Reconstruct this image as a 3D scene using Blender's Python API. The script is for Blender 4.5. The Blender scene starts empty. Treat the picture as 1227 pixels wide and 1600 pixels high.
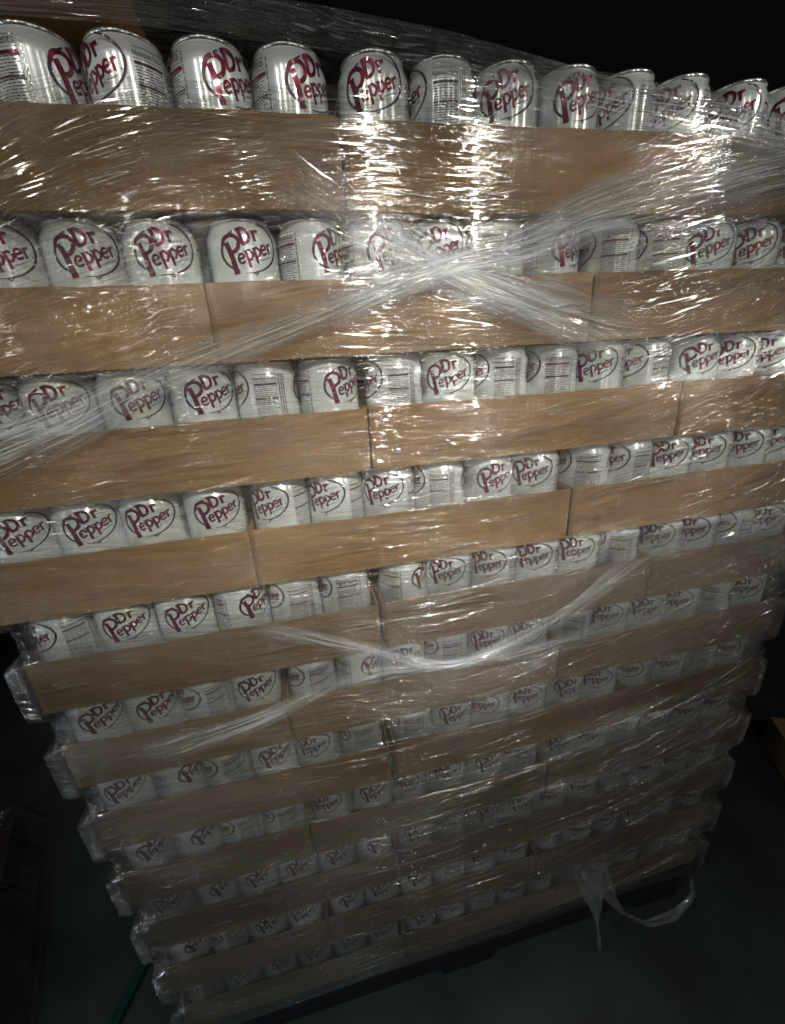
import bpy, math, random
import numpy as np
from mathutils import Matrix, Vector

rnd = random.Random(7)
sc = bpy.context.scene
col = sc.collection

# ------------------------------------------------------------------ camera
ZB = 0.144                      # underside of the lowest tray layer (pallet height)
cam_d = bpy.data.cameras.new('camera')
cam = bpy.data.objects.new('camera', cam_d)
col.objects.link(cam)
right = Vector((0.9736935648, -0.2212593900, -0.0544529537))
down = Vector((-0.1291436624, -0.3389790734, -0.9318879237))
fwd = Vector((0.1877305418, 0.9144055283, -0.3586359903))
m3 = Matrix((right, -down, -fwd)).transposed()
cam.matrix_world = Matrix.Translation((0.3292, -0.4559, 1.0989 + ZB)) @ m3.to_4x4()
cam_d.sensor_fit = 'VERTICAL'
cam_d.sensor_height = 24.0
cam_d.lens = 665.71 / 1600 * 24.0
cam_d.clip_start = 0.01
cam_d.clip_end = 60
sc.camera = cam

# ------------------------------------------------------------------ world and lamps
w = bpy.data.worlds.new('World')
sc.world = w
w.use_nodes = True
bg = w.node_tree.nodes['Background']
bg.inputs[0].default_value = (0.75, 0.9, 1.0, 1)
bg.inputs[1].default_value = 0.002
sc.view_settings.view_transform = 'Standard'
sc.view_settings.look = 'None'
sc.view_settings.exposure = 0.0
sc.view_settings.gamma = 1.0
sc.view_settings.use_curve_mapping = False
sc.cycles.use_denoising = True
sc.cycles.max_bounces = 8
sc.cycles.transparent_max_bounces = 24
sc.cycles.sample_clamp_indirect = 3.0


def lamp(name, loc, size, power, color, target=(0.5, 0, 1.1), spread=180):
    d = bpy.data.lights.new(name, 'AREA')
    d.shape = 'RECTANGLE'
    d.size, d.size_y = size
    d.energy = power
    d.color = color
    d.spread = math.radians(spread)
    o = bpy.data.objects.new(name, d)
    o.location = loc
    o.rotation_euler = (Vector(target) - Vector(loc)).to_track_quat('-Z', 'Y').to_euler()
    col.objects.link(o)


WARM = (1.0, 0.955, 0.86)
for lx, ly, lz, sx, sy, pw, tg, spr in ((0.66, -1.20, 2.00, 0.030, 0.034, 0.98, (0.27, 0, 1.00), 31),
                                       (1.02, -1.20, 2.00, 0.030, 0.034, 0.94, (0.62, 0, 1.00), 31),
                                       (-0.08, -1.15, 2.10, 0.025, 0.035, 0.14, (0.18, 0, 1.25), 44),
                                       (-0.50, -1.15, 2.10, 0.025, 0.035, 0.14, (0.10, 0, 1.25), 44),
                                       (0.24, -1.15, 2.10, 0.022, 0.030, 0.07, (0.3, 0, 1.25), 44),
                                       (1.85, -1.15, 2.00, 0.035, 0.040, 0.75, (0.84, 0, 1.08), 46)):
    lamp('ceiling_lamp', (lx, ly, lz), (sx, sy), pw, WARM, tg, spr)
for lx, ly, sx, pw in ((0.66, -1.20, 0.006, 1.5), (1.02, -1.20, 0.006, 1.5), (-0.08, -1.16, 0.004, 0.35), (-0.50, -1.16, 0.004, 0.35), (1.85, -1.16, 0.009, 2.3)):
    lamp('strip_lamp', (lx, ly, 1.55), (sx, 1.1), pw, WARM, (lx, 0, 1.55))      # tall narrow strips: upright lines on the cans
lamp('strip_lamp', (-1.3, -0.46, 1.3), (0.010, 1.4), 1.6, (0.85, 0.95, 1.0), (0.2, 0, 1.3))
lamp('cool_strip_lamp', (-1.2, -0.95, 0.85), (0.02, 0.8), 0.9, (0.75, 0.88, 1.0), (0, 0, 0.6), 100)
lamp('cool_side_lamp', (-0.95, -0.60, 1.45), (0.03, 0.05), 0.5, (0.72, 0.87, 1.0), (0, 0, 0.6), 60)
lamp('aisle_glow', (0.6, -2.4, 2.6), (1.2, 0.6), 0.4, (0.9, 0.97, 1.0), (0.5, 0, 0.3), 150)


# ------------------------------------------------------------------ helpers
def tag(o, label=None, cat=None, group=None, kind=None):
    if label: o['label'] = label
    if cat: o['category'] = cat
    if group: o['group'] = group
    if kind: o['kind'] = kind
    return o


def mesh_obj(name, verts, faces, mats, parent=None, mi=None, smooth=False, uv=None):
    me = bpy.data.meshes.new(name)
    me.from_pydata([tuple(v) for v in verts], [], faces)
    for m in mats: me.materials.append(m)
    if mi is not None: me.polygons.foreach_set('material_index', mi)
    if smooth: me.polygons.foreach_set('use_smooth', [True] * len(me.polygons))
    if uv is not None:
        l = me.uv_layers.new(name='UVMap')
        vi = np.empty(len(me.loops), dtype=np.int64)
        me.loops.foreach_get('vertex_index', vi)
        l.data.foreach_set('uv', np.asarray(uv, dtype=np.float32)[vi].ravel())
    me.update()
    o = bpy.data.objects.new(name, me)
    col.objects.link(o)
    if parent: o.parent = parent
    return o


def empty(name, loc=(0, 0, 0)):
    o = bpy.data.objects.new(name, None)
    o.empty_display_size = 0.05
    o.location = loc
    col.objects.link(o)
    return o


def add_box(V, F, x0, x1, y0, y1, z0, z1):
    b = len(V)
    V += [(x0, y0, z0), (x1, y0, z0), (x1, y1, z0), (x0, y1, z0), (x0, y0, z1), (x1, y0, z1), (x1, y1, z1), (x0, y1, z1)]
    F += [(b, b + 3, b + 2, b + 1), (b + 4, b + 5, b + 6, b + 7), (b, b + 1, b + 5, b + 4), (b + 1, b + 2, b + 6, b + 5),
          (b + 2, b + 3, b + 7, b + 6), (b + 3, b, b + 4, b + 7)]


class NT:
    """tiny node-tree writer"""
    def __init__(s, name):
        s.m = bpy.data.materials.new(name)
        s.m.use_nodes = True
        s.t = s.m.node_tree
        s.t.nodes.clear()
        s.out = s.n('ShaderNodeOutputMaterial')

    def n(s, t, ins=None, **kw):
        x = s.t.nodes.new(t)
        for k, v in kw.items(): setattr(x, k, v)
        for k, v in (ins or {}).items():
            if isinstance(v, bpy.types.NodeSocket): s.t.links.new(v, x.inputs[k])
            else: x.inputs[k].default_value = v
        return x

    def math(s, op, a, b=0.0, clamp=False):
        return s.n('ShaderNodeMath', {0: a, 1: b}, operation=op, use_clamp=clamp).outputs[0]

    def ramp(s, v, a, b, c=0.0, d=1.0):
        return s.n('ShaderNodeMapRange', {'Value': v, 'From Min': a, 'From Max': b, 'To Min': c, 'To Max': d}).outputs[0]

    def noise(s, vec, scale, loc=(0, 0, 0), detail=3.0, rough=0.55, dist=0.0):
        mp = s.n('ShaderNodeMapping', {'Vector': vec, 'Location': loc, 'Scale': scale})
        return s.n('ShaderNodeTexNoise', {'Vector': mp.outputs[0], 'Scale': 1.0, 'Detail': detail, 'Roughness': rough, 'Distortion': dist}).outputs[0]


def simple(name, colr, rough=0.6, metal=0.0, var=0.15, scale=30.0, bump=0.0):
    t = NT(name)
    tc = t.n('ShaderNodeTexCoord').outputs['Object']
    nz = t.noise(tc, (scale,) * 3, detail=5)
    f = t.ramp(nz, 0.3, 0.7, 1 - var, 1 + var)
    c = t.n('ShaderNodeMix', {'Factor': 1.0, 'A': (*colr, 1)}, data_type='RGBA', blend_type='MULTIPLY')
    c.inputs[6].default_value = (*colr, 1)
    comb = t.n('ShaderNodeCombineColor', {0: f, 1: f, 2: f})
    t.t.links.new(comb.outputs[0], c.inputs[7])
    b = t.n('ShaderNodeBsdfPrincipled', {'Roughness': rough, 'Metallic': metal})
    t.t.links.new(c.outputs[2], b.inputs['Base Color'])
    if bump:
        bp = t.n('ShaderNodeBump', {'Height': nz, 'Strength': 1.0, 'Distance': bump})
        t.t.links.new(bp.outputs[0], b.inputs['Normal'])
    t.t.links.new(b.outputs[0], t.out.inputs[0])
    return t.m


def cardboard(name, colr):
    t = NT(name)
    tc = t.n('ShaderNodeTexCoord').outputs['Object']
    oi = t.n('ShaderNodeObjectInfo').outputs['Random']
    off = t.n('ShaderNodeCombineXYZ', {0: t.math('MULTIPLY', oi, 37.0), 1: 0.0, 2: t.math('MULTIPLY', oi, 11.0)}).outputs[0]
    v = t.n('ShaderNodeVectorMath', {0: tc, 1: off}, operation='ADD').outputs[0]
    big = t.noise(v, (7, 7, 14), detail=4)
    fib = t.noise(v, (25, 25, 260), detail=4)
    speck = t.noise(v, (900, 900, 900), detail=2)
    flute = t.n('ShaderNodeTexWave', {'Vector': v, 'Scale': 45.0, 'Distortion': 1.0, 'Detail': 1.0}, wave_type='BANDS', bands_direction='X').outputs[0]
    f = t.math('ADD', t.ramp(big, 0.3, 0.7, 0.86, 1.1), t.ramp(fib, 0.3, 0.7, -0.07, 0.07))
    f = t.math('ADD', f, t.ramp(speck, 0.35, 0.65, -0.05, 0.05))
    f = t.math('MULTIPLY', f, t.ramp(oi, 0, 1, 0.92, 1.08))
    comb = t.n('ShaderNodeCombineColor', {0: t.math('MULTIPLY', f, colr[0]), 1: t.math('MULTIPLY', f, colr[1]), 2: t.math('MULTIPLY', f, colr[2])})
    h = t.math('ADD', t.math('MULTIPLY', flute, 0.25), t.math('MULTIPLY', fib, 0.6))
    bp = t.n('ShaderNodeBump', {'Height': h, 'Strength': 0.6, 'Distance': 0.0005})
    b = t.n('ShaderNodeBsdfPrincipled', {'Base Color': comb.outputs[0], 'Roughness': 0.75, 'Normal': bp.outputs[0]})
    t.t.links.new(b.outputs[0], t.out.inputs[0])
    return t.m


def can_mat(name, colr, metal, rough):
    t = NT(name)
    tg = t.n('ShaderNodeTangent', direction_type='RADIAL', axis='Z').outputs[0]
    tc = t.n('ShaderNodeTexCoord').outputs['Object']
    nz = t.noise(tc, (60, 60, 60), detail=4)
    b = t.n('ShaderNodeBsdfPrincipled', {'Base Color': (*colr, 1), 'Metallic': metal, 'Roughness': t.ramp(nz, 0.3, 0.7, rough * 0.85, rough * 1.15),
                                        'Anisotropic': 0.5, 'Anisotropic Rotation': 0.25, 'Tangent': tg, 'Coat Weight': 0.9, 'Coat Roughness': 0.055})
    t.t.links.new(b.outputs[0], t.out.inputs[0])
    return t.m


def film_mat(name, seed, gloss, haze, dist, calm=(0.40, 0.62), freq=1.0, slack=0.0, along=1.0, cool=(0.95, 0.98, 1.0), faded=False, lines=1.0):
    """stretched clear film: transparent, with fine creases running along U that glint"""
    t = NT(name)
    uv = t.n('ShaderNodeUVMap', uv_map='UVMap').outputs[0]
    warp = t.noise(uv, (2.3, 2.3, 1), (seed, 3, 0), detail=1)
    sep = t.n('ShaderNodeSeparateXYZ', {0: uv})
    v = t.math('ADD', sep.outputs[1], t.math('MULTIPLY', t.math('SUBTRACT', warp, 0.5), 0.10))
    p = t.n('ShaderNodeCombineXYZ', {0: sep.outputs[0], 1: v, 2: 0.0}).outputs[0]
    mask = t.noise(p, (4.2 * along, 10, 1), (seed * 1.7, 0, 0), detail=3)
    mask = t.ramp(mask, calm[0], calm[1])
    a = t.noise(p, (3.5 * along, 80 * freq, 1), (seed, 0, 0), detail=2)
    b_ = t.noise(p, (11 * along, 230 * freq, 1), (seed, 9, 0), detail=3)
    ridge = t.math('ABSOLUTE', t.math('SUBTRACT', b_, 0.5))
    line = t.math('SUBTRACT', 1.0, t.math('DIVIDE', ridge, 0.075), True)      # sharp taut creases with smooth film between
    line = t.math('POWER', line, 1.5)
    h = t.math('ADD', t.math('MULTIPLY', a, 0.55), t.math('MULTIPLY', line, 0.22))
    amt = t.ramp(mask, 0, 1, 0.07, 1.0)
    h = t.math('MULTIPLY', h, amt)
    if slack:       # the lower turns are wound slacker and crease deeper
        h = t.math('MULTIPLY', h, t.ramp(sep.outputs[1], 1.32, 0.45, 1.0, slack))
    bp = t.n('ShaderNodeBump', {'Height': h, 'Strength': 1.0, 'Distance': dist})
    fr = t.n('ShaderNodeFresnel', {'IOR': 1.5, 'Normal': bp.outputs[0]}).outputs[0]
    fac = t.math('MULTIPLY', fr, gloss, True)
    fac = t.math('MINIMUM', fac, 0.5)
    gl = t.n('ShaderNodeBsdfGlossy', {'Color': (1, 1, 1, 1), 'Roughness': 0.05, 'Normal': bp.outputs[0]}).outputs[0]
    tr = t.n('ShaderNodeBsdfTransparent', {'Color': (0.99, 0.99, 0.99, 1)}).outputs[0]
    df = t.n('ShaderNodeBsdfDiffuse', {'Color': (*cool, 1)}).outputs[0]
    hz = t.math('MULTIPLY', t.math('ADD', t.math('MULTIPLY', mask, 0.8), 0.3), haze)
    hz = t.math('MULTIPLY', hz, t.math('ADD', t.math('MULTIPLY', line, lines), 0.22 if faded else 0.55), True)
    if faded:
        u2 = t.n('ShaderNodeSeparateXYZ', {0: t.n('ShaderNodeUVMap', uv_map='Edge').outputs[0]})
        e = t.math('ABSOLUTE', u2.outputs[1])
        e = t.math('ADD', e, t.math('MULTIPLY', t.math('SUBTRACT', a, 0.5), 0.9))
        e = t.ramp(e, 0.35, 1.0, 1.0, 0.0)
        e = t.math('MULTIPLY', e, u2.outputs[0], True)
        hz = t.math('MULTIPLY', hz, e)
        fac = t.math('MULTIPLY', fac, t.math('POWER', e, 0.5))
    mx = t.n('ShaderNodeMixShader', {0: hz, 1: tr, 2: df}).outputs[0]
    mx = t.n('ShaderNodeMixShader', {0: fac, 1: mx, 2: gl}).outputs[0]
    t.t.links.new(mx, t.out.inputs[0])
    return t.m


M_CARD = cardboard('tray_cardboard', (0.300, 0.192, 0.082))
M_CAN = can_mat('can_paint', (0.84, 0.90, 0.88), 0.28, 0.22)
M_RED = can_mat('maroon_ink', (0.16, 0.014, 0.04), 0.55, 0.32)
M_RING = can_mat('dark_ink', (0.07, 0.03, 0.045), 0.3, 0.35)
M_ALU = can_mat('aluminium', (0.75, 0.76, 0.75), 0.9, 0.25)
M_FLOOR = simple('dark_green_floor', (0.040, 0.052, 0.046), 0.45, 0, 0.35, 5.0, 0.001)
M_PALLET = simple('dark_pallet_paint', (0.007, 0.008, 0.014), 0.7, 0, 0.3, 40.0, 0.0008)
M_TEAL = simple('teal_paint', (0.008, 0.045, 0.035), 0.5, 0, 0.2, 20)
M_WALL = simple('dark_wall_paint', (0.02, 0.018, 0.018), 0.8, 0, 0.3, 3)

# ------------------------------------------------------------------ setting
o = mesh_obj('floor', [(-6, -5, 0), (8, -5, 0), (8, 7, 0), (-6, 7, 0)], [(0, 1, 2, 3)], [M_FLOOR])
tag(o, kind='structure')
V, F = [], []
add_box(V, F, -6, 8, 6.0, 6.2, 0.003, 4)
o = mesh_obj('wall', V, F, [M_WALL])
tag(o, kind='structure')

# ------------------------------------------------------------------ the can
D = 0.0665
H = 0.1216
HT = 0.0681
RC = 0.0325
CH = 0.1178


def strip(V, F, MI, pts, wd, mat, lift):
    """stroke of width wd (mm, scalar or list) along pts (mm: arc, height), wrapped round the can"""
    P = [Vector(p) for p in pts]
    W = list(wd) if isinstance(wd, (list, tuple)) else [wd] * len(P)
    q, ww = [P[0]], [W[0]]
    for a, b, wa, wb in zip(P, P[1:], W, W[1:]):
        n = max(1, int((b - a).length / 1.6))
        for k in range(1, n + 1):
            q.append(a.lerp(b, k / n)); ww.append(wa + (wb - wa) * k / n)
    b0 = len(V)
    for i, p in enumerate(q):
        d = (q[min(i + 1, len(q) - 1)] - q[max(i - 1, 0)]).normalized()
        nx = Vector((-d.y, d.x)) * ww[i] / 2
        for s in (p + nx, p - nx):
            a = s.x / (RC * 1000)
            r = RC + lift
            V.append((r * math.sin(a), -r * math.cos(a), s.y / 1000))
    for i in range(len(q) - 1):
        F.append((b0 + 2 * i, b0 + 2 * i + 1, b0 + 2 * i + 3, b0 + 2 * i + 2))
        MI.append(mat)


def curve(pts, n=6):
    """Catmull-Rom through pts"""
    P = [Vector(p) for p in pts]
    P = [P[0] * 2 - P[1]] + P + [P[-1] * 2 - P[-2]]
    out = []
    for i in range(1, len(P) - 2):
        for k in range(n):
            t = k / n
            a, b, c, d = P[i - 1], P[i], P[i + 1], P[i + 2]
            out.append(0.5 * ((2 * b) + (c - a) * t + (2 * a - 5 * b + 4 * c - d) * t * t + (3 * b - a - 3 * c + d) * t ** 3))
    out.append(P[-2])
    return [(v.x, v.y) for v in out]


def can_meshes():
    seg = 56
    prof = [(0.0, 0.004), (0.0235, 0.0), (0.0262, 0.0), (0.030, 0.0045), (0.0322, 0.009), (RC, 0.013), (RC, 0.040), (RC, 0.070),
            (RC, 0.099), (0.0325, 0.1025), (0.0315, 0.1060), (0.0297, 0.1100), (0.0281, 0.1132), (0.0275, 0.1150)]
    V, F, MI = [], [], []
    for r, z in prof:
        for k in range(seg):
            a = 2 * math.pi * k / seg
            V.append((r * math.cos(a), r * math.sin(a), z))
    for i in range(len(prof) - 1):
        for k in range(seg):
            k2 = (k + 1) % seg
            F.append((i * seg + k, i * seg + k2, (i + 1) * seg + k2, (i + 1) * seg + k))
            MI.append(0)
    lift = [0.00010]

    def S(pts, wd, mat=1, rot=0, ox=0.0, oz=0.0):
        lift[0] += 0.000006
        c, s = math.cos(rot), math.sin(rot)
        strip(V, F, MI, [(ox + x * c - y * s, oz + x * s + y * c) for x, y in pts], wd, mat, lift[0])

    half = math.pi * RC * 1000
    for rep in (0, 1):
        ox, oz, rt = rep * half, 93.0, math.radians(13)
        sc_ = 1.0
        A = dict(rot=rt, ox=ox, oz=oz)
        # ring: two arcs
        la = [(-25.5 * math.cos(math.radians(t)) * 1.0, 17.5 * math.sin(math.radians(t))) for t in range(70, -62, -6)]
        S([(x, y) for x, y in la], [1.1 + 1.6 * math.sin(math.pi * i / (len(la) - 1)) for i in range(len(la))], 2, **A)
        ra = [(27.5 * math.cos(math.radians(t)), 19.0 * math.sin(math.radians(t))) for t in range(62, -118, -6)]
        S([(x, y) for x, y in ra], [0.5 + 1.7 * math.sin(math.pi * min(1, 0.12 + i / (len(ra) - 1) * 0.88)) for i in range(len(ra))], 2, **A)
        S([(-3, -19.3), (-1.2, -21.4), (1.6, -18.6)], 1.2, 2, **A)
        # big P
        S([(-18.2, 9.5), (-17.0, 0), (-17.3, -9), (-17.6, -17)], [4.6, 4.8, 4.9, 5.6], 1, **A)
        S(curve([(-22.5, 8.2), (-18.5, 12.8), (-12.0, 13.6), (-7.6, 10.0), (-8.4, 4.2), (-12.2, 1.2), (-15.8, 0.6)]), 3.4, 1, **A)
        # Dr
        S([(-4.2, 15.4), (-4.2, 4.2)], 3.3, 1, **A)
        S(curve([(-6.6, 16.2), (-1.5, 16.4), (2.6, 13.6), (3.0, 9.0), (0.6, 5.4), (-4.8, 4.2)]), 2.7, 1, **A)
        S([(7.4, 12.6), (7.4, 4.4)], 2.8, 1, **A)
        S(curve([(7.4, 9.8), (9.4, 12.0), (12.2, 11.4)]), 2.3, 1, **A)
        S([(5.4, 12.4), (8.4, 12.4)], 1.6, 1, **A)
        # e
        def e(x, y, s=1.0):
            S(curve([(x - 2.2 * s, y + .1), (x + 2.4 * s, y + 1.0), (x + 1.8 * s, y + 3.4 * s), (x - .9 * s, y + 3.6 * s), (x - 2.9 * s, y), (x - 1.2 * s, y - 3.4 * s), (x + 2.7 * s, y - 2.4 * s)], 5), 2.0 * s, 1, **A)

        def p(x, y, s=1.0):
            S([(x - 2.3 * s, y + 4.1 * s), (x - 2.3 * s, y - 9.0 * s)], 2.5 * s, 1, **A)
            S([(x - 4.0 * s, y + 3.7 * s), (x - 2.0 * s, y + 3.7 * s)], 1.4 * s, 1, **A)
            S(curve([(x - 2.0 * s, y + 2.9 * s), (x + .6 * s, y + 3.8 * s), (x + 2.9 * s, y + .4 * s), (x + .7 * s, y - 3.2 * s), (x - 2.0 * s, y - 2.6 * s)], 5), 2.1 * s, 1, **A)
        e(-9.3, -6.2)
        p(-1.6, -5.0, 1.05)
        p(6.0, -4.4, 1.0)
        e(13.0, -3.6, 1.0)
        S([(18.0, 0.6), (18.0, -7.4)], 2.3, 1, **A)
        S(curve([(18.0, -2.0), (19.6, 0.2), (21.8, -0.2)]), 1.9, 1, **A)
        S([(22.2, -6.9), (23.4, -6.9)], 1.3, 1, **A)
        # small line under the name
        for k in range(9):
            S([(6 + k * 1.5, -11.2 + k * 0.16), (6.9 + k * 1.5, -11.1 + k * 0.16)], 0.9, 2, **A)
        # text panel to the right of the logo
        x0, x1 = ox + 33.5, ox + (56 if rep == 0 else 60)
        L = lambda z, a, b, t, mt=2: S([(a, z), (b, z)], t, mt)
        r = random.Random(3 + rep)
        L(106.6, x0, x1, 0.5)
        z = 101.2
        L(99.6, x0, x1, 0.35)
        L(96.9, x0, x1, 2.0, 1 if rep else 2)
        z = 94.4
        while z > 56:
            gap = 1.9
            if abs(z - 82.9) < 1:
                L(z, x0, x1, 1.5)
            else:
                a = x0
                while a < x1 - 3:
                    ln = r.uniform(1.4, 5.0)
                    L(z, a, min(a + ln, x1), 0.62, 2)
                    a += ln + r.uniform(0.5, 1.6)
            z -= gap
        # vertical columns of small print beside it
        for cx in range(3 if rep == 0 else 1):
            a = x1 + 2.2 + cx * 2.3
            z = 106
            while z > 58:
                ln = r.uniform(1.5, 5)
                S([(a, z), (a, z - ln)], 0.9, 2)
                z -= ln + r.uniform(0.6, 1.5)
        # panel heading in letters
        cu = bpy.data.curves.new('t', 'FONT')
        cu.body = 'Nutrition Facts' if rep == 0 else 'Ingredients'
        cu.size = 4.1 if rep == 0 else 4.4
        cu.offset = 0.05
        to = bpy.data.objects.new('t', cu)
        col.objects.link(to)
        bpy.context.view_layer.update()
        tm = bpy.data.meshes.new_from_object(to)
        lift[0] += 0.000006
        b0 = len(V)
        xs = [v.co.x for v in tm.vertices]
        k = (x1 - x0) / (max(xs) - min(xs)) * 0.97
        for v in tm.vertices:
            an = (x0 + (v.co.x - min(xs)) * k) / (RC * 1000)
            V.append(((RC + lift[0]) * math.sin(an), -(RC + lift[0]) * math.cos(an), (101.3 + v.co.y * k * 1.25) / 1000))
        for pl in tm.polygons:
            F.append(tuple(b0 + i for i in pl.vertices)); MI.append(2)
        bpy.data.objects.remove(to)
        bpy.data.curves.remove(cu)
        bpy.data.meshes.remove(tm)
    body = bpy.data.meshes.new('body')
    body.from_pydata(V, [], F)
    for m in (M_CAN, M_RED, M_RING): body.materials.append(m)
    body.polygons.foreach_set('material_index', MI)
    body.polygons.foreach_set('use_smooth', [True] * len(F))
    # lid with a rolled rim and a recessed panel
    prof = [(0.0275, 0.1146), (0.0284, 0.1152), (0.0287, 0.1166), (0.0280, CH), (0.0268, 0.1172), (0.0258, 0.1120), (0.0240, 0.1125), (0.0, 0.1125)]
    V, F = [], []
    for r, z in prof:
        for k in range(seg):
            a = 2 * math.pi * k / seg
            V.append((r * math.cos(a), r * math.sin(a), z))
    for i in range(len(prof) - 1):
        for k in range(seg):
            k2 = (k + 1) % seg
            F.append((i * seg + k, i * seg + k2, (i + 1) * seg + k2, (i + 1) * seg + k))
    lid = bpy.data.meshes.new('lid')
    lid.from_pydata(V, [], F)
    lid.materials.append(M_ALU)
    lid.polygons.foreach_set('use_smooth', [True] * len(F))
    # pull tab: a flat ring plate with a rivet
    V, F = [], []
    n = 20
    for z in (0.1136, 0.1146):
        for rr in (1.0, 0.5):
            for k in range(n):
                a = 2 * math.pi * k / n
                V.append((0.0125 * rr * math.cos(a) + 0.004 + (0.003 if rr < 1 else 0), 0.0078 * rr * math.sin(a), z))
    for k in range(n):
        k2 = (k + 1) % n
        F += [(2 * n + k, 2 * n + k2, 3 * n + k2, 3 * n + k), (k, n + k, n + k2, k2), (k, k2, 2 * n + k2, 2 * n + k), (n + k, 3 * n + k, 3 * n + k2, n + k2)]
    add_box(V, F, -0.006, 0.0005, -0.003, 0.003, 0.1127, 0.1150)
    tab = bpy.data.meshes.new('pull_tab')
    tab.from_pydata(V, [], F)
    tab.materials.append(M_ALU)
    return body, lid, tab


BODY, LID, TAB = can_meshes()
ORD = ['first', 'second', 'third', 'fourth', 'fifth', 'sixth', 'seventh', 'eighth', 'ninth', 'tenth', 'eleventh']
LAYER = ['top', 'second', 'third', 'fourth', 'fifth', 'sixth', 'seventh', 'eighth', 'ninth', 'tenth', 'bottom']

# what each front can shows: sideways place of its logo (-1..1 of the visible width), 'N' = text panel
N = 'N'
ROWS = {
    1: [0, 0, .85, -.75, .6, .65, 0, N, .05, .5, -.5, -.2, 0, .5, 0, 0],
    2: [0, -.1, 0, .1, .2, .75, .5, .1, N, .8, N, N, .3, .2, 0, 0],
    3: [.2, -.1, .1, .3, N, .65, N, 0, N, N, -.1, -.6, .5, 0, -.1, 0],
    4: [-.1, -.1, -.2, .1, -.5, -.5, -.2, N, .4, 0, N, -.6, .1, 0, 0, -.3],
    5: [N, -.1, 0, .6, N, N, .9, -.1, -.2, 0, 0, N, 0, -.1, -.4, .2],
    6: [0, .1, N, 0, N, .8, .2, N, 0, .1, N, 0, .3, 0, N, .2],
    7: [-.2, .6, N, .1, -.3, N, N, .2, -.3, 0, .5, 0, -.2, .1, N, 0],
    8: [.1, .4, N, N, -.4, .2, -.4, -.1, .5, N, .3, .1, N, 0, .2, 0],
}


def tray_spans(i):
    return ((0, 6), (6, 12), (12, 16)) if i % 2 else ((0, 4), (4, 10), (10, 16))


def make_can(x, y, z, az, label, tab):
    e = bpy.data.objects.new('soda_can', BODY)
    e.location = (x, y, z)
    e.rotation_euler = (0, 0, az)
    col.objects.link(e)
    l = bpy.data.objects.new('lid', LID)
    l.parent = e
    col.objects.link(l)
    if tab:
        t = bpy.data.objects.new('pull_tab', TAB)
        t.parent = l
        col.objects.link(t)
    tag(e, label, 'can', 'soda cans standing in the cardboard trays')
    return e


def tray_mesh(L, depth, seed):
    """shallow open tray, front wall on y = 0, spans x 0..L"""
    r = random.Random(seed)
    V, F = [], []
    T = 0.0022
    h = HT
    ny = 96
    # front wall as a strip with a slightly uneven top and a perforated lower edge
    xs = np.linspace(0.0012, L - 0.0012, ny)
    ph, ph2 = r.uniform(0, 6), r.uniform(0, 6)
    b0 = len(V)
    for i, x in enumerate(xs):
        k = i / (ny - 1)
        bow = -0.0010 * math.sin(math.pi * k) + 0.0004 * math.sin(9 * k + ph)
        top = h + 0.0005 * math.sin(7 * k + ph) + 0.0003 * math.sin(31 * k + ph2)
        edge = min(i, ny - 1 - i) * (xs[1] - xs[0])
        rnd_c = 0.0025 * max(0, 1 - edge / 0.004) ** 2
        zig = 0.0009 if i % 2 else 0.0
        for (yy, zz) in ((bow + rnd_c - (0.0007 if i % 2 else 0), 0.0002 - zig), (bow + rnd_c, 0.0030), (bow + rnd_c, h * 0.5), (bow + rnd_c, top - 0.0006), (bow + rnd_c + 0.0005, top),
                         (bow + rnd_c + T, top - 0.0002), (bow + rnd_c + T, 0.0002)):
            V.append((x, yy, zz))
    m = 7
    for i in range(ny - 1):
        for j in range(m - 1):
            a = b0 + i * m + j
            F.append((a, a + m, a + m + 1, a + 1))
        F.append((b0 + i * m + 6, b0 + (i + 1) * m + 6, b0 + (i + 1) * m, b0 + i * m))
    F.append(tuple(b0 + j for j in range(m)))
    F.append(tuple(b0 + (ny - 1) * m + j for j in reversed(range(m))))
    # side walls, back wall, floor
    add_box(V, F, 0.0008, 0.0008 + T, 0.0035, depth - 0.003, 0.0024, h - 0.0008)
    add_box(V, F, L - 0.0008 - T, L - 0.0008, 0.0035, depth - 0.003, 0.0024, h - 0.0008)
    add_box(V, F, 0.003, L - 0.003, depth - 0.0028, depth - 0.0006, 0.0024, h)
    add_box(V, F, 0.0012, L - 0.0012, 0.0026, depth - 0.003, 0.0, 0.0021)
    # glued corner flaps inside the front wall
    for (a, b) in ((0.0031, 0.046), (L - 0.046, L - 0.0031)):
        add_box(V, F, a, b, 0.0028, 0.0036, 0.004, h - 0.003)
    me = bpy.data.meshes.new('cardboard_tray')
    me.from_pydata(V, [], F)
    me.materials.append(M_CARD)
    return me


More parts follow.
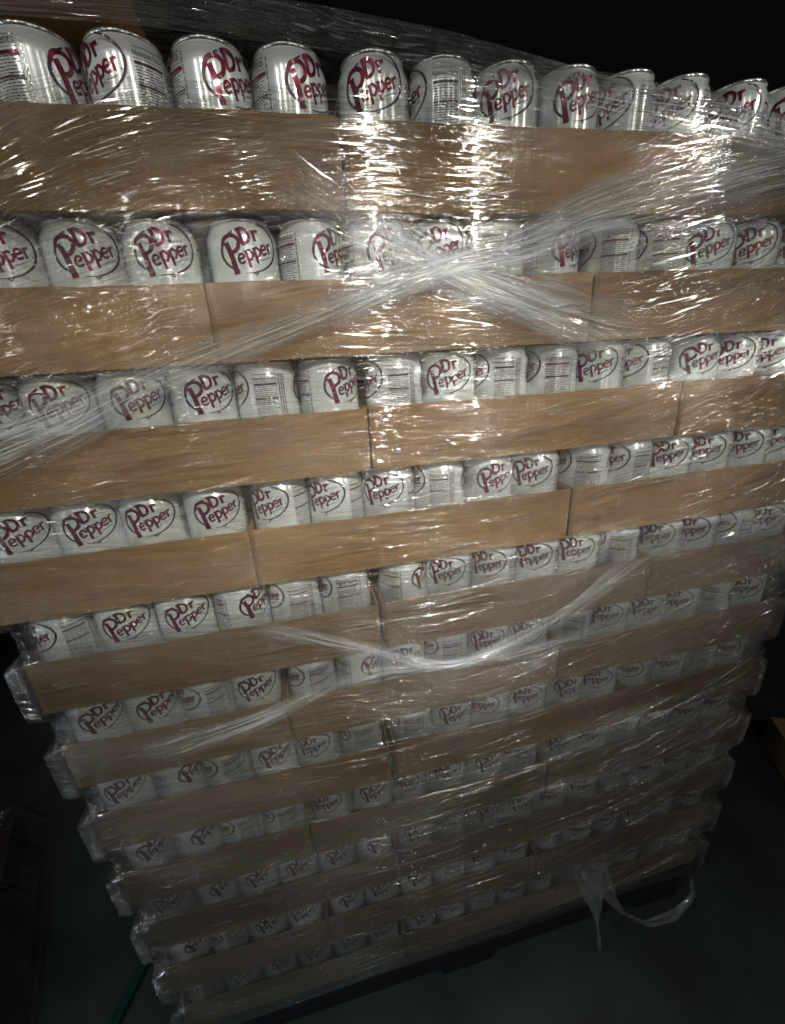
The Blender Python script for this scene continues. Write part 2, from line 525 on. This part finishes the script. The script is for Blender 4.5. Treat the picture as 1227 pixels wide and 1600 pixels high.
trays = {}
POS3 = ['left', 'middle', 'right']
camx, camy = 0.3292, -0.4559
XJ = {1: (-0.002, -0.001, 0.0), 2: (-.004, -.004, -.003), 4: (-.006, -.006, -.005), 3: (.004, .004, .003), 5: (0, .003, .002), 7: (0, .005, .002)}
for i in range(1, 12):
    z = ZB + (11 - i) * H
    for ti, (a, b) in enumerate(tray_spans(i)):
        L = (b - a) * D
        depth = 4 * D if b - a == 6 else 6 * D
        me = tray_mesh(L, depth, i * 10 + ti)
        t = bpy.data.objects.new('cardboard_tray', me)
        jx = XJ.get(i, (0, 0, 0))[ti] + rnd.uniform(-.0006, .0006)
        jy = rnd.uniform(0, 0.0015)
        t.location = (a * D + jx, jy, z)
        if i == 1 and ti == 0:
            t.rotation_euler = (0, math.radians(-0.35), 0)
        col.objects.link(t)
        ln = LAYER[i - 1]
        shape = 'short' if b - a == 4 else 'long'
        tag(t, f'{shape} brown cardboard tray of cans, {POS3[ti]} one in the {ln} layer of the stack', 'tray', 'cardboard trays stacked on the pallet')
        trays[i, ti] = t
        n = b - a
        pitch = (L - 0.0088) / n
        for k in range(n):
            X = a + k
            cx = a * D + jx + 0.0044 + pitch * (k + .5) + rnd.uniform(-.00004, .00004)
            cy = jy + 0.0040 + RC + rnd.uniform(0, .0008)
            row = ROWS.get(i)
            ov = row[X] if row else rnd.choice([0, 0, .1, -.2, .4, -.5, N, .2])
            # direction from the can toward the viewer's side of the aisle
            sight = math.atan2(camx - cx, cy - camy)
            if ov == N:
                az = sight - math.radians(72 + rnd.uniform(-8, 12)) + (math.pi if rnd.random() < .5 else 0)
                look = 'its small-print panel facing out'
            else:
                az = sight + math.asin(ov) + rnd.uniform(-.06, .06)
                look = 'its maroon logo facing out' if abs(ov) < .35 else ('its logo turned to the right' if ov > 0 else 'its logo turned to the left')
            zz = z + 0.0023 + (0.0012 * (1 - k / n) if (i == 1 and ti == 0) else 0)
            if ti == 0:
                where = f'{ORD[n - 1 - k]} from right in left {ln}-layer tray'
            else:
                where = f'{ORD[k]} from left in {POS3[ti]} {ln}-layer tray'
            make_can(cx, cy, zz, az, f'white can with {look}, {where}', i == 1)
            if i == 1:
                make_can(cx + rnd.uniform(-.0004, .0004), cy + pitch, zz, rnd.uniform(0, 6.28),
                         f'white can standing behind the front row, {where}', True)

me = tray_mesh(4 * D, 6 * D, 99)
t = bpy.data.objects.new('cardboard_tray', me)
t.location = (-0.040, 0.006, ZB + 11 * H + 0.014)
col.objects.link(t)
tag(t, 'brown cardboard tray lying on top of the stack, above the leftmost cans', 'tray', 'cardboard trays stacked on the pallet')

# ------------------------------------------------------------------ pallet
WX, WY = 16 * D, 18 * D
pal = empty('wooden_pallet', (0, 0, 0))
tag(pal, 'low dark painted wooden pallet standing under the stack of trays', 'pallet')
for j in range(7):
    V, F = [], []
    y0 = 0.012 + j * 0.175
    add_box(V, F, 0.004, WX - 0.004, y0, y0 + 0.13, 0.122, 0.1425)
    mesh_obj('deck_board', V, F, [M_PALLET], pal)
for k in range(3):
    V, F = [], []
    y0 = 0.014 + k * (WY - 0.12) / 2
    add_box(V, F, 0.006, WX - 0.006, y0, y0 + 0.09, 0.0225, 0.1215)
    mesh_obj('stringer', V, F, [M_PALLET], pal)
for k in range(3):
    V, F = [], []
    x0 = 0.01 + k * (WX - 0.13) / 2
    add_box(V, F, x0, x0 + 0.11, 0.012, WY - 0.012, 0.002, 0.022)
    mesh_obj('bottom_board', V, F, [M_PALLET], pal)

# ------------------------------------------------------------------ stretch film
film = empty('stretch_film', (0, 0, 0.12))
tag(film, 'clear wrinkled plastic stretch film wrapped tightly round the stacked trays and cans', 'plastic wrap')


def grid_obj(name, P, UV, mat, parent=film, edge=None):
    nv, nu = P.shape[:2]
    idx = np.arange(nv * nu).reshape(nv, nu)
    F = np.stack([idx[:-1, :-1], idx[:-1, 1:], idx[1:, 1:], idx[1:, :-1]], -1).reshape(-1, 4)
    me = bpy.data.meshes.new(name)
    me.vertices.add(nv * nu)
    me.vertices.foreach_set('co', P.reshape(-1).astype(np.float32))
    me.loops.add(len(F) * 4)
    me.loops.foreach_set('vertex_index', F.ravel().astype(np.int32))
    me.polygons.add(len(F))
    me.polygons.foreach_set('loop_start', np.arange(0, len(F) * 4, 4, dtype=np.int32))
    me.polygons.foreach_set('loop_total', np.full(len(F), 4, dtype=np.int32))
    me.update(calc_edges=True)
    me.polygons.foreach_set('use_smooth', np.ones(len(F), dtype=bool))
    l = me.uv_layers.new(name='UVMap')
    l.data.foreach_set('uv', UV.reshape(-1, 2)[F.ravel()].astype(np.float32).ravel())
    if edge is not None:
        l = me.uv_layers.new(name='Edge')
        l.data.foreach_set('uv', edge.reshape(-1, 2)[F.ravel()].astype(np.float32).ravel())
    me.materials.append(mat)
    o = bpy.data.objects.new(name, me)
    col.objects.link(o)
    if parent:
        o.parent = parent
        o.matrix_parent_inverse = Matrix.Translation(-parent.location)
    return o


_r = np.random.RandomState(5)


def wav(x, y, fx, fy, n=6, seed=0):
    r = np.random.RandomState(seed)
    s = 0
    for _ in range(n):
        s = s + np.sin(x * fx * r.uniform(.5, 1.6) + y * fy * r.uniform(.5, 1.6) * r.choice([-1, 1]) + r.uniform(0, 6.28))
    return s / n


def inset_profile(z):
    """0 beside a tray wall, 1 where only the cans stand between two trays"""
    q = np.mod(z - ZB, H)
    t = np.clip((q - HT) / 0.010, 0, 1) * np.clip((H - q) / 0.007, 0, 1)
    t = np.where((z < ZB) , 0, t)
    return t * t * (3 - 2 * t)


def wrap_sheet(name, z0, z1, off, mat, seed, tilt=0.0, side=0.42, cut=None, crumple=1.0):
    """a turn of film: left flank, round the corner, across the front, round the corner, right flank"""
    W = WX
    s = np.concatenate([np.linspace(-side, -0.06, 40), np.linspace(-0.059, 0.06, 60), np.linspace(0.064, W - 0.064, 250), np.linspace(W - 0.06, W + 0.06, 60), np.linspace(W + 0.062, W + side, 40)])
    if cut: s = np.linspace(cut[0], cut[1], 70)
    nv = int((z1 - z0) / 0.0028)
    v = np.linspace(0, 1, nv)
    S, Vv = np.meshgrid(s, v)
    lo = z0 + tilt * S + 0.012 * wav(S, S * 0, 9, 1, seed=seed + 50)
    hi = z1 + tilt * S + 0.012 * wav(S, S * 0, 9, 1, seed=seed + 60)
    Z = lo + (hi - lo) * Vv
    ins = inset_profile(Z)
    rad = 0.004 + 0.030 * ins
    inx = 0.009 * ins * (0.75 + 0.5 * wav(S * 0, Z, 1, 25, seed=seed))     # pulled in sideways between the trays
    x0, x1 = -off + inx, W + off - inx
    # rounded-corner path parametrised by s
    X = np.clip(S, 0, W)
    Y = np.full_like(S, -off)
    Lc = rad * math.pi / 2
    # left corner
    u = S
    a = np.clip((u + Lc * .5) / Lc, 0, 1) * math.pi / 2        # 0 on the flank, 90 deg on the front
    leftc = u < Lc * .5
    lx = x0 + rad * (1 - np.sin(a))
    ly = -off + rad * (1 - np.cos(a * 0 + (math.pi / 2 - a)) * 0) - rad * np.sin(a)
    lx = x0 + rad * (1 - np.cos(a))
    ly = -off + rad * (1 - np.sin(a))
    ly = ly + np.where(u < -Lc * .5, -(u + Lc * .5), 0)
    u2 = W - S
    a2 = np.clip((u2 + Lc * .5) / Lc, 0, 1) * math.pi / 2
    rightc = u2 < Lc * .5
    rx = x1 - rad * (1 - np.cos(a2))
    ry = -off + rad * (1 - np.sin(a2)) + np.where(u2 < -Lc * .5, -(u2 + Lc * .5), 0)
    mid = np.clip((S - Lc * .5) / (W - Lc), 0, 1)
    X = (x0 + rad) + (x1 - x0 - 2 * rad) * mid
    X = np.where(leftc, lx, np.where(rightc, rx, X))
    Y = np.where(leftc, ly, np.where(rightc, ry, Y))
    Y = Y - 0.0012 * (wav(S, Z, 6, 40, seed=seed + 3) + 0.5) * (1 - ins * 0.3)
    # crinkle near the corners between the trays
    near = np.exp(-np.minimum(np.abs(S - 0.01), np.abs(W - S - 0.01)) / 0.03) * ins
    Y = Y - 0.0036 * crumple * near * wav(S, Z, 160, 190, 8, seed=seed + 4)
    X = X + 0.0030 * crumple * near * wav(S, Z, 120, 210, 8, seed=seed + 5)
    g = 0.28 * np.clip(S - 0.52, 0, 9) ** 1.6 - 0.9 * np.clip(0.30 - S, 0, .4) ** 1.7 * np.clip((Z - 1.1) / .3, 0, 1)
    UV = np.stack([S, Z - g], -1)
    P = np.stack([X, Y, Z], -1)
    return grid_obj(name, P, UV, mat)


F1 = film_mat('film_clear', 1.0, 2.8, 0.010, 0.0085, (0.44, 0.64), 1.0, along=0.6, slack=2.6)
F2 = film_mat('film_second_turn', 7.3, 2.8, 0.009, 0.0100, (0.46, 0.64), 0.8, along=0.55, slack=2.6)
F5 = film_mat('film_third_turn', 4.4, 2.6, 0.008, 0.0100, (0.46, 0.64), 0.7, along=0.55, slack=2.6)
F3 = film_mat('film_gathered', 3.1, 4.0, 0.18, 0.012, (0.2, 0.45), 1.3, along=0.5, faded=True, lines=3.0)
F4 = film_mat('film_loose', 5.7, 1.6, 0.022, 0.008, (0.35, 0.6), 0.9, lines=2.5)
F6 = film_mat('film_corner', 9.2, 4.5, 0.03, 0.012, (0.3, 0.55), 0.4, along=3.0)

F7 = film_mat('film_rope', 2.2, 3.0, 0.11, 0.006, (0.2, 0.5), 0.8, lines=1.5)

wrap_sheet('film_sheet', 0.125, 1.452, 0.0035, F1, 11, -0.010)
wrap_sheet('film_sheet', 0.40, 1.425, 0.0060, F2, 23, 0.012)
wrap_sheet('film_sheet', 0.13, 0.965, 0.0085, F5, 31, 0.03)
wrap_sheet('corner_fold', 0.14, 1.06, 0.0110, F6, 41, 0.0, cut=(-0.10, 0.016), crumple=1.0)
wrap_sheet('corner_fold', 0.14, 1.10, 0.0110, F6, 47, 0.0, cut=(WX - 0.016, WX + 0.10), crumple=1.0)


def band(name, pts, widths, mat, off, vscale, seed, strength=(0, 1, 0), fold=0.002, n=160, nv=40):
    """gathered strip of film lying on the wrap; pts (x, z), widths are half widths in metres"""
    c = np.array(curve(pts, 24))
    t = np.linspace(0, 1, len(c))
    tt = np.linspace(0, 1, n)
    cx, cz = np.interp(tt, t, c[:, 0]), np.interp(tt, t, c[:, 1])
    k = np.linspace(0, 1, len(widths))
    w_ = np.interp(tt, k, widths)
    dx, dz = np.gradient(cx), np.gradient(cz)
    l = np.hypot(dx, dz)
    nx, nz = -dz / l, dx / l
    arc = np.cumsum(l)
    v = np.linspace(-1, 1, nv)
    V_, T_ = np.meshgrid(v, np.arange(n), indexing='ij')
    ed = 1 + 0.10 * wav(arc[T_], V_, 30, 2, seed=seed)
    X = cx[T_] + nx[T_] * w_[T_] * V_ * ed
    Z = cz[T_] + nz[T_] * w_[T_] * V_ * ed
    gather = 0.012 / np.maximum(w_[T_], 0.012)
    Y = -off - fold * (gather + .25) * (0.6 + 0.5 * wav(arc[T_] * .3, V_, 8, 34, 7, seed=seed + 1))
    UV = np.stack([arc[T_], V_ * vscale + seed * .37], -1)
    st = np.interp(tt, np.linspace(0, 1, len(strength)), strength)
    return grid_obj(name, np.stack([X, Y, Z], -1), UV, mat, edge=np.stack([st[T_], V_], -1))


# the upper knot and its arms
band('gathered_band', [(0.30, 1.405), (0.357, 1.375), (0.42, 1.342), (0.486, 1.310), (0.564, 1.284), (0.675, 1.246), (0.75, 1.23)],
     [.050, .034, .024, .022, .026, .036, .045], F3, 0.0095, .05, 2, (0, .12, .4, 1.6, .8, .3, 0))
band('gathered_band', [(-0.03, 1.155), (0.05, 1.178), (0.13, 1.2), (0.208, 1.229), (0.35, 1.273), (0.428, 1.300), (0.486, 1.310), (0.575, 1.330), (0.673, 1.367), (0.879, 1.406), (1.06, 1.43)],
     [.034, .032, .026, .018, .015, .014, .016, .020, .030, .038, .045], F3, 0.0120, .055, 4, (.45, .5, .5, .4, .35, .7, 1.6, .8, .6, .6, .6))
# upper right band that runs across the top row
band('gathered_band', [(0.45, 1.462), (0.506, 1.455), (0.587, 1.452), (0.655, 1.447), (0.75, 1.438), (0.873, 1.423), (1.07, 1.40)],
     [.006, .010, .014, .018, .020, .016, .02], F3, 0.0095, .04, 6, (0, .3, .5, .8, 1.0, 1.1, .9))
# the lower knot
band('gathered_band', [(0.24, 0.948), (0.277, 0.934), (0.368, 0.89), (0.489, 0.838), (0.634, 0.872), (0.748, 0.941), (0.85, 0.99)],
     [.010, .012, .013, .009, .018, .028, .04], F3, 0.0100, .035, 8, (0, .3, .5, .8, .5, .25, 0))
band('gathered_band', [(0.08, 0.80), (0.138, 0.799), (0.227, 0.811), (0.313, 0.838), (0.399, 0.850), (0.489, 0.837), (0.637, 0.832), (0.8, 0.85)],
     [.020, .022, .016, .012, .010, .009, .016, .03], F3, 0.0125, .035, 10, (0, .35, .5, .3, .5, .8, .4, 0))

F9 = film_mat('film_knot', 8.8, 6.0, 0.50, 0.012, (0.1, 0.4), 1.0, along=0.8, faded=True, lines=2.5)
band('knot_fold', [(0.385, 1.352), (0.44, 1.330), (0.487, 1.311), (0.54, 1.294), (0.60, 1.276)], [.022, .017, .012, .017, .024], F9, 0.0135, .04, 12, (0, .5, 1, .5, 0), n=70, nv=30)
band('knot_fold', [(0.37, 1.280), (0.43, 1.298), (0.487, 1.311), (0.55, 1.325), (0.62, 1.348)], [.020, .016, .012, .018, .026], F9, 0.0145, .04, 14, (0, .6, 1, .5, 0), n=70, nv=30)
band('knot_fold', [(0.42, 0.868), (0.46, 0.846), (0.50, 0.838), (0.56, 0.848), (0.62, 0.866)], [.012, .010, .009, .012, .016], F9, 0.0145, .03, 16, (0, .7, 1, .6, 0), n=60, nv=24)

# sharp little folds pulled into the tight film, most of them nearly level
def creases(name, n, mat, seed):
    r = random.Random(seed)
    nu, nc = 22, 9
    V, F, UV = [], [], []
    k = 0
    while k < n:
        x = r.uniform(0.0, WX)
        z = r.uniform(0.17, 1.44)
        dens = 0.55 + 0.9 * min(1, max(0, (x - 0.25) / 0.5)) if z > 0.5 else 0.35 + 0.6 * x
        if abs(x - 0.42) < 0.05 or abs(x - 0.52) < 0.05: dens += 0.5
        if x < 0.30 and z < 1.2: dens *= 0.35
        if r.random() > dens / 1.6: continue
        k += 1
        L_ = r.choice([r.uniform(.015, .05), r.uniform(.03, .12), r.uniform(.06, .2)])
        L_ = min(L_, 2 * (x - 0.006), 2 * (WX - 0.006 - x))
        if L_ < 0.01: continue
        sl = 0.0
        if x > 0.45: sl = (x - 0.45) * (0.75 if z < 1.0 else 0.38)
        if x < 0.32 and z > 1.25: sl = -0.55 * (0.32 - x) / 0.3
        sl += r.gauss(0, 0.045)
        wd = r.uniform(0.0007, 0.0019)
        ht = wd * r.uniform(0.6, 1.3)
        bend = r.gauss(0, 0.03)
        ph = r.uniform(0, 6)
        b0 = len(V)
        for i in range(nu):
            t = i / (nu - 1) * 2 - 1
            e = max(0.0, 1 - t * t) ** 0.6
            px = x + t * L_ / 2
            pz = z + sl * t * L_ / 2 + bend * L_ * t * t + 0.0006 * math.sin(t * 7 + ph)
            for j in range(nc):
                a = math.pi * j / (nc - 1)
                V.append((px, -0.0098 - ht * e * math.sin(a) - 0.0010, pz - wd * max(e, .05) * math.cos(a)))
                UV.append((px, pz + j * 0.0004))
        for i in range(nu - 1):
            for j in range(nc - 1):
                p = b0 + i * nc + j
                F.append((p, p + nc, p + nc + 1, p + 1))
    o = mesh_obj(name, V, F, [mat], film, smooth=True, uv=UV)
    o.matrix_parent_inverse = Matrix.Translation(-film.location)
    return o


F8 = film_mat('film_fold', 6.1, 5.0, 0.02, 0.0008, (0.2, 0.5), 1.0, along=2.0)
tag(creases('fold_lines', 620, F8, 77), kind='stuff')

# loose film over the top of the stack, leaning back over the cans
def sheet3(name, rows, mat, seed, vscale=.1, n=140, nv=50, amp=.003):
    """rows: list of polylines (x, y, z), swept from one to the next"""
    R_ = []
    for r in rows:
        r = np.array(r, float)
        k = np.linspace(0, 1, len(r))
        tt = np.linspace(0, 1, n)
        R_.append(np.stack([np.interp(tt, k, r[:, j]) for j in range(3)], -1))
    R_ = np.array(R_)
    k = np.linspace(0, 1, len(rows))
    vv = np.linspace(0, 1, nv)
    P = np.empty((nv, n, 3))
    for a in range(n):
        for j in range(3):
            P[:, a, j] = np.interp(vv, k, R_[:, a, j])
    U, V_ = np.meshgrid(np.linspace(0, 1, n), vv)
    P[..., 2] += amp * wav(U, V_, 9, 22, 7, seed)
    P[..., 1] += amp * wav(U, V_, 7, 26, 7, seed + 1)
    ln = np.linalg.norm(P[0, -1] - P[0, 0])
    return grid_obj(name, P, np.stack([U * ln, V_ * vscale + seed], -1), mat)


sheet3('top_sheet', [[(-0.1, -0.008, 1.472), (0.25, -0.008, 1.474), (0.5, -0.008, 1.462), (0.75, -0.007, 1.447), (1.07, -0.006, 1.425)],
                     [(-0.1, -0.001, 1.52), (0.25, 0.0, 1.508), (0.5, 0.004, 1.492), (0.75, 0.010, 1.463), (1.07, 0.012, 1.433)],
                     [(-0.1, 0.10, 1.53), (0.25, 0.12, 1.515), (0.5, 0.12, 1.50), (0.75, 0.10, 1.474), (1.07, 0.08, 1.46)],
                     [(-0.1, 0.5, 1.53), (0.25, 0.5, 1.50), (0.5, 0.5, 1.49), (0.75, 0.5, 1.480), (1.07, 0.5, 1.47)]], F4, 3, .25)
def tail(name, pts, widths, twist, seed):
    c = []
    P = np.array(pts, float)
    for j in range(3):
        pass
    tt = np.linspace(0, len(pts) - 1, 110)
    # smooth interpolation
    C = np.stack([np.interp(tt, np.arange(len(pts)), P[:, j]) for j in range(3)], -1)
    for _ in range(12):
        C[1:-1] = (C[:-2] + 2 * C[1:-1] + C[2:]) / 4
    w_ = np.interp(np.linspace(0, 1, len(C)), np.linspace(0, 1, len(widths)), widths)
    T = np.gradient(C, axis=0)
    T /= np.linalg.norm(T, axis=1)[:, None]
    out = np.empty((14, len(C), 3))
    for i in range(len(C)):
        up = np.array([0.2, -1.0, 0.3])
        a = np.cross(T[i], up); a /= np.linalg.norm(a)
        b = np.cross(T[i], a)
        th = twist * i / len(C)
        d = a * math.cos(th) + b * math.sin(th)
        e_ = -a * math.sin(th) + b * math.cos(th)
        for j in range(14):
            s = j / 13 * 2 - 1
            out[j, i] = C[i] + d * w_[i] * s + e_ * w_[i] * .45 * math.sin(3.1 * s + i * .05)
    arc = np.cumsum(np.linalg.norm(np.gradient(C, axis=0), axis=1))
    U, V_ = np.meshgrid(arc, np.linspace(-1, 1, 14) * .02)
    return grid_obj(name, out, np.stack([U, V_ + seed], -1), F7)


tail('loose_tail', [(0.78, -0.012, 0.27), (0.835, -0.016, 0.15), (0.875, -0.024, 0.085), (0.93, -0.035, 0.045), (0.985, -0.04, 0.055), (1.03, -0.035, 0.10), (1.02, -0.03, 0.15)],
     [.030, .012, .008, .007, .009, .007, .003], 3.5, 1)
tail('loose_tail', [(0.77, -0.012, 0.26), (0.80, -0.020, 0.13), (0.805, -0.028, 0.08), (0.81, -0.033, 0.04), (0.815, -0.035, 0.006)],
     [.030, .010, .007, .004, .003], 5.0, 2)

# ------------------------------------------------------------------ dim things around
bx = empty('cardboard_box', (1.45, -0.06, 0))
bx.rotation_euler = (0, 0, math.radians(-30))
tag(bx, 'plain brown cardboard box standing in the dark at the right edge', 'box')
V, F = [], []
add_box(V, F, 0, 0.5, 0, 0.4, 0.001, 0.10)
mesh_obj('carton', V, F, [M_CARD], bx)
V, F = [], []
add_box(V, F, 0.001, 0.499, 0.0005, 0.199, 0.1005, 0.103)
add_box(V, F, 0.001, 0.499, 0.201, 0.399, 0.1005, 0.103)
mesh_obj('top_flap', V, F, [M_CARD], bx)

V, F = [], []
add_box(V, F, -0.010, 0.010, -0.35, 0.12, 0.0, 0.008)
o = mesh_obj('floor_rail', V, F, [M_TEAL])
o.location = (-0.165, 0.17, 0.001)
o.rotation_euler = (0, 0, math.radians(-20))
tag(o, 'thin teal painted rail on the dark floor left of the pallet', 'rail')

# film covered carton in the gloom at lower left
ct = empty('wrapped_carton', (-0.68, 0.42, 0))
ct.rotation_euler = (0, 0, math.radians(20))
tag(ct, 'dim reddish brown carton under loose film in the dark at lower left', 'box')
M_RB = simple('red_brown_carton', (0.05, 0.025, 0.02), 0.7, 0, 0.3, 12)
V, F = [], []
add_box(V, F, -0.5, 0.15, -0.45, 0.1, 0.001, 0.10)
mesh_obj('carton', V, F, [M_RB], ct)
yy, xx = np.meshgrid(np.linspace(-0.48, 0.12, 90), np.linspace(-0.52, 0.20, 90), indexing='ij')
zz = 0.108 + 0.012 * wav(xx, yy, 22, 30, 9, 5) + 0.012
zz = np.where(xx > 0.155, np.maximum(0.01, zz - (xx - 0.155) * 2.2), zz)
g = grid_obj('film_cover', np.stack([xx, yy, zz], -1), np.stack([xx, yy], -1), F4, None)
g.parent = ct
